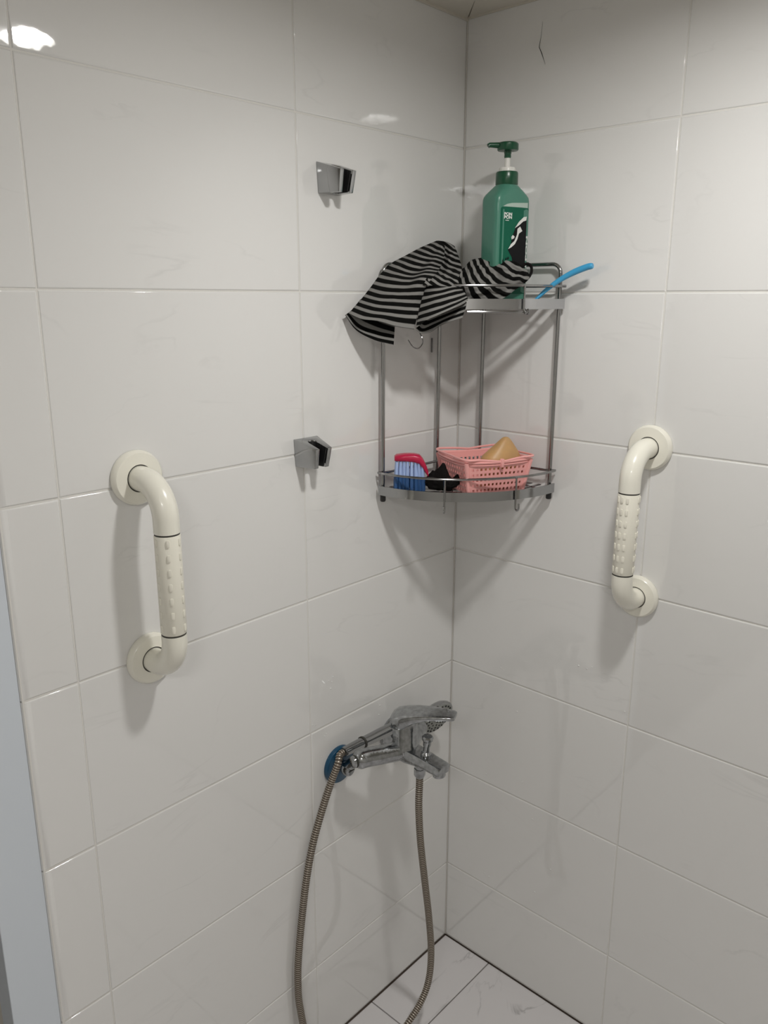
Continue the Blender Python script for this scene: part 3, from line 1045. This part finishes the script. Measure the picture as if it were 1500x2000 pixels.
quick('lettering', brand, M['ink_white'], lab, smooth=False)
quick('side_lettering', lambda mb: lettering(mb, 'PON PON', 0.009, L1 - 0.0012, Z0 + 0.008, 0.62, 2.1, True), M['ink_white'], lab, smooth=False)
pa, pz = L0 + 0.0165, Z1 - 0.066                         # foot of the black and white picture
quick('picture', lambda mb: (wrap_poly(mb, [(pa, pz), (pa + .006, pz + .010), (pa + .009, pz + .022), (pa + .014, pz + .033), (pa + .021, pz + .043), (pa + .030, pz + .050), (pa + .0385, pz + .052), (pa + .0385, pz - .052), (pa + .012, pz - .052), (pa + .013, pz - .030), (pa + .009, pz - .012)], 0.0005)), M['ink_black'], lab, angle=60)
def picture_white(mb):
    wrap_poly(mb, [(pa + .0005, pz + .001), (pa + .007, pz + .004), (pa + .014, pz + .009), (pa + .019, pz + .017), (pa + .022, pz + .026), (pa + .029, pz + .030), (pa + .024, pz + .037), (pa + .0185, pz + .033), (pa + .018, pz + .024), (pa + .013, pz + .014), (pa + .006, pz + .009)], 0.0009)
    wrap_poly(mb, [(pa + .013, pz + .034), (pa + .021, pz + .044), (pa + .031, pz + .052), (pa + .038, pz + .053), (pa + .037, pz + .047), (pa + .030, pz + .045), (pa + .022, pz + .039)], 0.0009)
    wrap_poly(mb, [(pa + .007, pz + .016), (pa + .010, pz + .019), (pa + .012, pz + .018), (pa + .013, pz + .021), (pa + .009, pz + .023), (pa + .006, pz + .020)], 0.0009)
quick('picture_highlight', picture_white, M['ink_white'], lab, angle=60)
quick('red_spot', lambda mb: wrap_poly(mb, label_shape(pa + .002, pa + .006, pz - .043, pz - .037, .0015), 0.0009), M['ink_red'], lab, angle=60)
def sprig(mb):
    for dx, dz, w_, h in ((-.004, -.018, .002, .006), (.000, -.016, .0025, .005), (.002, -.023, .002, .005), (-.003, -.026, .003, .004), (.004, -.028, .0025, .006), (-.010, -.022, .0016, .008)):
        wrap_poly(mb, [(pa + dx, pz + dz), (pa + dx + w_, pz + dz + h * .4), (pa + dx + w_ * .6, pz + dz + h), (pa + dx - w_ * .3, pz + dz + h * .6)], 0.0009)
quick('sprig_print', sprig, M['ink_black'], lab, angle=60)
z = ZB
quick('cap', lambda mb: lathe(mb, [(0.0176, z + .1855), (0.0184, z + .187), (0.0182, z + .204), (0.0172, z + .2062), (0.013, z + .2066)], (BX, BYY, 0), n=40), M['dark_green'], bottle)
quick('collar', lambda mb: lathe(mb, [(0.0132, z + .2062), (0.0134, z + .211), (0.0125, z + .2128), (0.006, z + .2135)], (BX, BYY, 0), n=36), M['white_plastic'], bottle)
quick('pump_stem', lambda mb: lathe(mb, [(0.0046, z + .212), (0.0046, z + .231)], (BX, BYY, 0), n=24), M['white_plastic'], bottle)
ND = V([-0.80, 0.60, 0.0])
def head(mb):
    lathe(mb, [(0.0052, z + .2275), (0.0058, z + .231), (0.0052, z + .2315), (0.0058, z + .235), (0.0062, z + .2375), (0.0162, z + .2385), (0.0172, z + .240), (0.0170, z + .2485), (0.0150, z + .2505)], (BX, BYY, 0), n=36)
    c = V([BX, BYY, z + .2462])
    tube(mb, [c + ND * .008, c + ND * .022, c + ND * .031, c + ND * .0335 - V([0, 0, .0018])], [.0052, .0042, .0038, .0036], 16)
quick('pump_head', head, M['dark_green'], bottle)

# ------------------------------------------------------------------ sky blue handle leaning over the right rail
bp = [(1046, 586, -0.060), (1066, 567, -0.050), (1090, 549, -0.041), (1118, 533, -0.034), (1145, 522, -0.030), (1158, 519, -0.029)]
P = catmull([onX(u, v, x) for u, v, x in bp], 6)
n = len(P)
sb = quick('toothbrush_handle', lambda mb: tube(mb, P, [0.0026 + 0.0026 * min(1, 1.6 * i / n) if i < n - 3 else 0.0052 * (0.98, 0.92, 0.75)[i - n + 3] for i in range(n)], 14), M['sky_blue'])
tag(sb, 'sky blue curved plastic handle leaning over the right end of the upper rail', 'handle')

# ------------------------------------------------------------------ pink basket
RIM = {'A': V([-0.1310, -0.0570]), 'B': V([-0.1770, -0.1550]), 'C': V([-0.0650, -0.2100]), 'D': V([-0.0228, -0.115])}
ZR, ZBK = 1.1675, 1.1105
cen = sum(RIM.values()) / 4
BASE = {k: cen + (p - cen) * 0.85 for k, p in RIM.items()}
bas = thing('plastic_basket', 'pink perforated plastic basket on the lower shelf', 'basket', (cen[0], cen[1], ZBK))


def lattice(mb, bl, br, tr_, tl, nx, rows, margin, zlo, zhi):
    """one sloped side: bl..tl are corners; square holes in rows between zlo and zhi (fractions of the height)"""
    xs = [0.0] + [margin + (1 - 2 * margin) * k / (2 * nx - 1) for k in range(2 * nx)] + [1.0]
    ys = [0.0] + [zlo + (zhi - zlo) * k / (2 * rows - 1) for k in range(2 * rows)] + [1.0]
    idx = {}
    for th in (0, 1):
        for j, y in enumerate(ys):
            for i, x in enumerate(xs):
                p = (bl * (1 - x) + br * x) * (1 - y) + (tl * (1 - x) + tr_ * x) * y
                nrm = np.cross(br - bl, tl - bl); nrm /= np.linalg.norm(nrm)
                idx[i, j, th] = len(mb.v)
                mb.v.append(tuple(p + nrm * (0.0007 if th else -0.0007)))
    hole = lambda i, j: 1 <= i <= 2 * nx - 1 and i % 2 == 1 and 1 <= j <= 2 * rows - 1 and j % 2 == 1
    nx_, ny_ = len(xs) - 1, len(ys) - 1
    solid = {(i, j) for i in range(nx_) for j in range(ny_) if not hole(i, j)}
    for i, j in solid:
        q = [(i, j), (i + 1, j), (i + 1, j + 1), (i, j + 1)]
        mb.f.append(tuple(idx[a, b, 0] for a, b in q)); mb.f.append(tuple(idx[a, b, 1] for a, b in q[::-1])); mb.m += [0, 0]
        for (di, dj), e in (((0, -1), (0, 1)), ((1, 0), (1, 2)), ((0, 1), (2, 3)), ((-1, 0), (3, 0))):
            if (i + di, j + dj) not in solid:
                a, b = q[e[0]], q[e[1]]
                mb.f.append((idx[(*a, 0)], idx[(*b, 0)], idx[(*b, 1)], idx[(*a, 1)])); mb.m.append(0)


def p3(d, k, z):
    return V([d[k][0], d[k][1], z])


for a, b, nx in (('A', 'B', 11), ('B', 'C', 13), ('C', 'D', 11), ('D', 'A', 13)):
    quick('side_panel', lambda mb: lattice(mb, p3(BASE, a, ZBK), p3(BASE, b, ZBK), p3(RIM, b, ZR), p3(RIM, a, ZR), nx, 5, 0.075, 0.06, 0.80), M['pink'], bas, smooth=False)
for k in 'ABCD':
    quick('corner_post', lambda mb: tube(mb, [p3(BASE, k, ZBK), p3(RIM, k, ZR)], [0.0035, 0.0042], 10), M['pink'], bas)
def base_(mb):
    lattice(mb, p3(BASE, 'B', ZBK), p3(BASE, 'C', ZBK), p3(BASE, 'D', ZBK), p3(BASE, 'A', ZBK), 10, 8, 0.08, 0.08, 0.92)
quick('basket_base', base_, M['pink'], bas, smooth=False)
def rim_pts(grow, dz, dip):
    P = []
    for a, b in ('AB', 'BC', 'CD', 'DA'):
        pa_, pb_ = cen + (RIM[a] - cen) * grow, cen + (RIM[b] - cen) * grow
        for k in range(12):
            t = (k + 0.5) / 12
            q = pa_ * (1 - t) + pb_ * t
            P.append((q[0], q[1], ZR + dz - dip * math.sin(math.pi * t)))
    # round the corners
    P = V(P)
    for _ in range(2):
        P = (np.roll(P, 1, 0) + 2 * P + np.roll(P, -1, 0)) / 4
    return P
def rim(mb):
    tube(mb, rim_pts(1.035, 0.001, 0.003), 0.0030, 10, closed=True)
    tube(mb, rim_pts(1.03, -0.004, 0.003), 0.0016, 8, closed=True)
quick('rim', rim, M['pink'], bas)
# two thin carrying handles folded down on the rim
def handle_pts(side):
    a, b = ('A', 'B') if side == 0 else ('C', 'D')
    m1 = (RIM['B'] + RIM['C']) / 2 if side == 0 else (RIM['B'] * .44 + RIM['C'] * .56)
    m2 = (RIM['A'] + RIM['D']) / 2
    m1 = cen + (m1 - cen) * 1.06; m2 = cen + (m2 - cen) * 1.04
    s = 1 if side == 0 else 1
    ca, cb = cen + (RIM['B' if side == 0 else 'C'] - cen) * 1.045, cen + (RIM['A' if side == 0 else 'D'] - cen) * 1.03
    return catmull([(*m1, ZR - .001), (*(m1 * .45 + ca * .55), ZR + .0035), (*ca, ZR + .0055), (*(ca * .5 + cb * .5), ZR + .0045), (*cb, ZR + .0060), (*(m2 * .5 + cb * .5), ZR + .006), (*m2, ZR + .003)], 6)
for s in (0, 1):
    quick('handle', lambda mb: tube(mb, handle_pts(s), 0.0020, 8), M['pink'], bas)
hp = cen + ((RIM['B'] * .47 + RIM['C'] * .53) - cen) * 1.06
quick('handle_pivot', lambda mb: box(mb, (hp[0] - .003, hp[1] - .003, ZR - .011), (hp[0] + .003, hp[1] + .003, ZR + .0035), .001), M['pink'], bas)

# amber wedge in the basket
def wedge(mb):
    u = (RIM['C'] - RIM['B']); u /= np.linalg.norm(u)
    n_ = V([-u[1], u[0]])
    c0 = V([-0.0860, -0.1610])
    rings = []
    for zz, h, th, dx in ((1.1125, .026, .018, -.008), (1.116, .029, .020, -.007), (1.150, .033, .0225, -.004), (1.1630, .0360, .0220, .0), (1.1690, .0350, .020, .0015), (1.1765, .0285, .0165, .004), (1.1880, .0175, .0120, .007), (1.1955, .0105, .008, .0085), (1.1998, .0060, .005, .0092), (1.2014, .0025, .002, .0095)):
        r = []
        for k in range(28):
            t = 2 * math.pi * k / 28
            c, s = math.cos(t), math.sin(t)
            q = c0 + u * (h * math.copysign(abs(c) ** .75, c) + dx) + n_ * th * math.copysign(abs(s) ** .8, s)
            r.append((q[0], q[1], zz))
        rings.append(r)
    loft(mb, rings)
am = quick('soap_wedge', wedge, M['amber'], angle=75)
tag(am, 'translucent amber cone-shaped soap wedge sticking up out of the pink basket', 'soap')

# ------------------------------------------------------------------ scrub brush
bc = V([-0.2045, -0.0540]); ud = RT0[:2] / np.linalg.norm(RT0[:2]); nd = V([-ud[1], ud[0]])
brush = thing('scrub_brush', 'red backed scrub brush with blue bristles at left of lower shelf', 'brush', (bc[0], bc[1], 1.1105))
def bpt(a, b, z):
    q = bc + ud * a + nd * b
    return V([q[0], q[1], z])
def back(mb):
    prof = [(-.0275, 1.163, 1.171), (-.024, 1.1625, 1.1735), (-.010, 1.162, 1.1755), (.006, 1.1605, 1.1755), (.016, 1.157, 1.1735), (.022, 1.149, 1.167), (.027, 1.141, 1.157), (.0315, 1.134, 1.146)]
    rings = []
    for a, lo, hi in prof:
        w_ = .0125 if -.026 < a < .03 else .010
        r = []
        for k in range(16):
            t = 2 * math.pi * k / 16
            c, s = math.cos(t), math.sin(t)
            r.append(bpt(a, w_ * math.copysign(abs(c) ** .6, c), (lo + hi) / 2 + (hi - lo) / 2 * math.copysign(abs(s) ** .6, s)))
        rings.append(r)
    loft(mb, rings)
quick('brush_back', back, M['red'], brush, angle=50)
def tuft_mesh():
    mb = MB()
    n = 8
    pr = [(0.0022, 0.0), (0.0026, -.012), (0.0030, -.026), (0.0033, -.036), (0.0030, -.0505)]
    vs, fs, ms = [], [], []
    for r, h in pr:
        for k in range(n):
            t = 2 * math.pi * k / n
            rr = r * (1 + (0.18 if k % 2 else -0.1))
            vs.append((rr * math.cos(t), rr * math.sin(t), h))
    for i in range(len(pr) - 1):
        for k in range(n):
            l = (k + 1) % n
            fs.append((i * n + k, i * n + l, (i + 1) * n + l, (i + 1) * n + k)); ms.append(0 if i < 2 else 1)
    fs.append(tuple(range(n))); ms.append(0); fs.append(tuple((len(pr) - 1) * n + k for k in range(n))); ms.append(1)
    mb.v, mb.f, mb.m = vs, fs, ms
    return mb
first = None
for j, b in enumerate((-.0075, 0.0, .0075)):
    for i in range(8):
        a = -.0235 + .0064 * i
        if first is None:
            o = tuft_mesh().build('bristle_tuft', [M['bristle'], M['bristle_dark']], brush); first = o
        else:
            o = bpy.data.objects.new('bristle_tuft', first.data); COL.objects.link(o); o.parent = brush
            o.matrix_parent_inverse = first.matrix_parent_inverse.copy()
        p = bpt(a, b, 1.1625 if i < 6 else (1.160, 1.1565)[i - 6])
        o.location = [float(c) for c in p]
        tip = bpt(a + 0.10 * (a - 0.0), b * 1.15, 1.1108)
        dvec = Vector(p - tip)
        o.rotation_euler = dvec.to_track_quat('Z', 'Y').to_euler()
        o.scale = (1, 1, dvec.length / 0.0505)

# ------------------------------------------------------------------ black cloth
def blk(mb):
    bm = bmesh.new()
    bmesh.ops.create_icosphere(bm, subdivisions=4, radius=1.0)
    d1 = V([0.50, -0.866]); d1 /= np.linalg.norm(d1)
    d2 = V([-d1[1], d1[0]])
    c = V([-0.1745, -0.1005])
    for q in bm.verts:
        x, y, z_ = q.co
        n0 = noise.noise(Vector((x * 1.6, y * 1.6 + 3, z_ * 1.6)))
        n1 = abs(noise.noise(Vector((x * 3.1 + 9, y * 3.1, z_ * 2.2))))
        s = 1 + 0.22 * n0 - 0.30 * n1
        px, py, pz = x * s, y * s, z_ * s
        h = 0.0165 * (1 + pz) + (0.018 * max(0, 1 - ((px + .05) / .38) ** 2 - (py / .7) ** 2) if pz > 0 else 0) + (0.006 * math.sin(9 * px) if pz > 0 else 0)
        q2 = c + d1 * px * 0.033 + d2 * py * 0.0125
        q.co = (q2[0], q2[1], 1.1106 + max(0.0, h))
    bm.verts.index_update()
    mb.add([q.co[:] for q in bm.verts], [[q.index for q in f.verts] for f in bm.faces])
    bm.free()
bk = quick('black_cloth', blk, M['black_cloth'], angle=40)
tag(bk, 'crumpled black cloth squeezed between the scrub brush and pink basket', 'cloth')

# ------------------------------------------------------------------ bath mixer
XI, ZI = -0.338, 0.6065
mix = thing('bath_mixer', 'wet chrome bath mixer tap with lever and flat spout on the left wall', 'tap', (-0.263, 0, 0.61))
MC = V([-0.260, -0.095, 0.641])
for xi in (XI, XI + 0.15):
    fl_ = quick('wall_flange', lambda mb: lathe(mb, [(0.0358, 0.0004), (0.036, 0.004), (0.034, 0.0075), (0.018, 0.011), (0.0125, 0.0125)], (xi, 0, ZI), (0, -1, 0), 40), M['blue_cover'] if xi == XI else M['wet_chrome'], mix)
    if xi == XI:
        fl_['label'] = 'round flange covered in dark blue film'
    def union(mb):
        lathe(mb, [(0.0110, 0.008), (0.0110, 0.020), (0.0128, 0.021), (0.0128, 0.029), (0.0112, 0.033), (0.0080, 0.0348), (0.003, 0.0352)], (xi, 0, ZI), (0, -1, 0), 28)
        tube(mb, catmull([(xi, -0.018, ZI + 0.002), (xi, -0.030, ZI + 0.010), (xi, -0.046, ZI + 0.025), (xi + (-0.004 if xi == XI else 0.004), -0.058, ZI + 0.036)], 6), 0.0102, 20)
    un = quick('stop_valve', union, M['wet_chrome'], mix)
    quick('screw_slot', lambda mb: box(mb, (xi - 0.0070, -0.0358, ZI - 0.0010), (xi + 0.0070, -0.0349, ZI + 0.0010)), M['dark_line'], un, smooth=False)
def arms(mb):
    P = catmull([(-0.356, -0.0620, 0.6450), (-0.335, -0.067, 0.6450), (-0.300, -0.082, 0.643), (-0.260, -0.095, 0.641), (-0.224, -0.082, 0.641), (-0.194, -0.069, 0.6425), (-0.176, -0.0655, 0.643)], 8)
    m = len(P)
    R = []
    for i in range(m):
        e = min(i, m - 1 - i)
        R.append((0.0085, 0.0125, 0.0150, 0.0163, 0.0170)[e] if e < 5 else 0.0172)
    tube(mb, P, R, 28)
quick('mixer_body', arms, M['wet_chrome'], mix)
quick('arm_ring', lambda mb: tube(mb, [(-0.3550, -0.0622, 0.6450), (-0.3568, -0.0618, 0.6450)], 0.0112, 28), M['dark_line'], mix)
quick('arm_nut', lambda mb: tube(mb, [(-0.3565, -0.0619, 0.6450), (-0.3580, -0.0615, 0.6450), (-0.3610, -0.0608, 0.6450), (-0.3624, -0.0604, 0.6450)], [0.0100, 0.0112, 0.0104, 0.0070], 28), M['wet_chrome'], mix)
def column(mb):
    lathe(mb, [(0.0245, 0.0), (0.0245, 0.012), (0.0225, 0.016), (0.0225, 0.060), (0.0215, 0.063), (0.012, 0.066)], (MC[0], MC[1], 0.640), (0, 0, 1), 40)
quick('cartridge_housing', column, M['wet_chrome'], mix)
# lever: cap over the housing that runs out into a flat handle
LD = V([0.42, -0.905, 0.0]); LD /= np.linalg.norm(LD); LS = V([-LD[1], LD[0], 0])
def lever(mb):
    st = [(-.0255, .0120, .692, .7055), (-.0235, .0190, .688, .7105), (-.016, .0245, .686, .7160), (0.0, .0262, .688, .7205), (.020, .0250, .7040, .7235), (.045, .0220, .7130, .7260), (.070, .0190, .7165, .7270), (.088, .0165, .7180, .7265), (.093, .0130, .7190, .7255)]
    rings = []
    for s, hw, lo, hi in st:
        r = []
        for k in range(24):
            t = 2 * math.pi * k / 24
            c, sn = math.cos(t), math.sin(t)
            q = MC + LD * s + LS * hw * math.copysign(abs(c) ** .55, c)
            r.append((q[0], q[1], (lo + hi) / 2 + (hi - lo) / 2 * math.copysign(abs(sn) ** .5, sn)))
        rings.append(r)
    loft(mb, rings)
quick('lever', lever, M['wet_chrome'], mix, angle=45)
SD = V([0.02, -1.0, -0.10]); SD /= np.linalg.norm(SD); SS = V([1.0, 0.02, 0.0])
SU = np.cross(SS, SD); SU = SU / np.linalg.norm(SU) * (1 if np.cross(SS, SD)[2] > 0 else -1)
def spout(mb):
    rings = []
    for s, hw, lo, hi in ((-.010, .0200, -.0165, .0130), (.015, .0195, -.0155, .0120), (.035, .0180, -.0110, .0115), (.060, .0168, -.0085, .0110), (.085, .0162, -.0070, .0105), (.0905, .0158, -.0062, .0095)):
        r = []
        for k in range(24):
            t = 2 * math.pi * k / 24
            c, sn = math.cos(t), math.sin(t)
            q = MC + SD * s + SS * hw * math.copysign(abs(c) ** .30, c) + SU * ((lo + hi) / 2 + (hi - lo) / 2 * math.copysign(abs(sn) ** .30, sn))
            r.append(q)
        rings.append(r)
    loft(mb, rings)
quick('spout', spout, M['wet_chrome'], mix, angle=40)
ao = MC + SD * .078
quick('aerator', lambda mb: lathe(mb, [(0.0118, 0.004), (0.0118, 0.0125), (0.0105, 0.0150), (0.0085, 0.0152)], ao, -SU + SD * .25, 28), M['wet_chrome'], mix)
do = MC + SD * .048
quick('diverter_knob', lambda mb: lathe(mb, [(0.0095, 0.010), (0.0095, 0.016), (0.0058, 0.019), (0.0058, 0.030), (0.0070, 0.033), (0.0074, 0.041), (0.0098, 0.044), (0.0104, 0.0490), (0.008, 0.0515)], do, SU, 24), M['wet_chrome'], mix)
NUT = V([-0.2600, -0.1310, 0.6290])
quick('hose_nut', lambda mb: lathe(mb, [(0.0092, 0.0), (0.0092, -0.012), (0.0105, -0.0125), (0.0105, -0.026), (0.0085, -0.030)], NUT, (0, 0, 1), 8), M['wet_chrome'], mix, smooth=False)

# ------------------------------------------------------------------ hand shower lying behind the mixer
hs = thing('hand_shower', 'chrome hand shower with dotted spray face lying behind the mixer tap', 'shower head', (-0.22, -0.025, 0.63))
HC = V([-0.112, -0.0500, 0.6275]); HN = V([-0.12, -0.93, -0.34]); HN /= np.linalg.norm(HN)
def hs_handle(mb):
    P = catmull([(-0.342, -0.0190, 0.6395), (-0.300, -0.0190, 0.6375), (-0.240, -0.0200, 0.6350), (-0.185, -0.0225, 0.6330), (-0.155, -0.0260, 0.6315), (-0.128, -0.0340, 0.630), (-0.115, -0.0400, 0.629)], 8)
    m = len(P)
    tube(mb, P, [0.0088 + 0.0022 * min(1, i / 16) if i < 40 else 0.011 + 0.004 * (i - 40) / (m - 41) for i in range(m)], 20)
quick('handle', hs_handle, M['chrome'], hs)
quick('handle_collar', lambda mb: tube(mb, [(-0.294, -0.0190, 0.6372), (-0.2905, -0.0190, 0.6371)], 0.0116, 20), M['dark_line'], hs)
quick('shower_head', lambda mb: lathe(mb, [(0.012, -0.020), (0.024, -0.0165), (0.034, -0.010), (0.0390, -0.003), (0.0400, 0.002), (0.0385, 0.0042), (0.0365, 0.0044)], HC, HN, 44), M['chrome'], hs)
sf = quick('spray_face', lambda mb: lathe(mb, [(0.0366, 0.0034), (0.0360, 0.0050), (0.020, 0.0060), (0.002, 0.0062)], HC, HN, 44), M['spray'], hs)
def nozzles(mb):
    a = np.cross(HN, V([0, 0, 1.0])); a /= np.linalg.norm(a); b = np.cross(HN, a)
    for rr, k in ((0.0085, 5), (0.0170, 10), (0.0250, 15), (0.0320, 20)):
        for i in range(k):
            t = 2 * math.pi * (i + 0.3 * rr * 100) / k
            o = HC + a * rr * math.cos(t) + b * rr * math.sin(t)
            lathe(mb, [(0.0020, 0.0045), (0.0020, 0.0066), (0.0012, 0.0071)], o, HN, 8)
nz = quick('spray_nozzles', nozzles, M['black_plastic'], sf)
nz['kind'] = 'stuff'

# ------------------------------------------------------------------ ribbed metal hose
yl = -0.0115
ctrl = [(-0.3435, -0.0190, 0.6396), (-0.353, -0.0200, 0.6380)]
ctrl += [onY(u, v, y) for u, v, y in ((660, 1492, -0.026), (646, 1530, -0.020), (630, 1580, -0.014), (612, 1645, yl), (599, 1715, yl), (590, 1790, yl), (583, 1870, yl), (582, 1920, yl), (586, 1968, -0.013))]
ctrl += [(-0.446, -0.022, 0.066), (-0.415, -0.052, 0.020), (-0.370, -0.092, 0.0095), (-0.328, -0.122, 0.026)]
ctrl += [onY(u, v, -0.132) for u, v in ((797, 1998), (822, 1957), (837, 1915), (842, 1862), (838, 1795), (829, 1715), (821, 1640), (818, 1575))]
ctrl += [(-0.2600, -0.1310, 0.585), (-0.2600, -0.1310, 0.600)]
hp_, _ = resample(catmull(ctrl, 14), 0.00086)
R_, mi_ = [], []
for i in range(len(hp_)):
    k = i % 5
    R_.append((0.0067, 0.0069, 0.0067, 0.0056, 0.0056)[k])
    mi_.append((0, 0, 1, 1, 1)[k])
hose = quick('shower_hose', lambda mb: tube(mb, hp_, R_, 14, mis=mi_), [M['hose'], M['hose_gap']], angle=80)
tag(hose, 'long ribbed grey metal shower hose looping down from the mixer tap', 'hose')

# ------------------------------------------------------------------ water drops on the tiles
def drops(mb):
    rng = random.Random(3)
    L_ = [(642, 1330), (650, 1322), (648, 1332), (637, 1433), (634, 1438), (616, 1417), (770, 1357), (742, 1378), (700, 1372), (690, 1400), (646, 1345), (611, 1416), (740, 1396), (628, 1478)]
    R_ = [(978, 1304), (984, 1309), (958, 1333), (1146, 1306), (1156, 1303), (950, 1512), (915, 1524), (973, 1565), (1020, 1528), (908, 1818), (1014, 1683), (1066, 1735), (1044, 1742), (1256, 1829), (1130, 1300), (1040, 1600), (1160, 1640), (1220, 1390), (1008, 1700), (1075, 1698), (946, 1705), (955, 1712), (1010, 1390), (1100, 1450), (1207, 1868)]
    for u, v in L_ + R_:
        left = (u, v) in L_
        p = onY(u, v, 0) if left else onX(u, v, 0)
        ax = V([0, -1.0, 0]) if left else V([-1.0, 0, 0])
        r = rng.uniform(0.0010, 0.0019)
        lathe(mb, [(r, -0.0001), (r * .92, r * .25), (r * .65, r * .45), (r * .2, r * .55)], p, ax, 10)
dr = quick('water_droplets', drops, M['water'])
tag(dr, 'scattered small clear water droplets clinging to the wall tiles', 'droplets', kind='stuff')
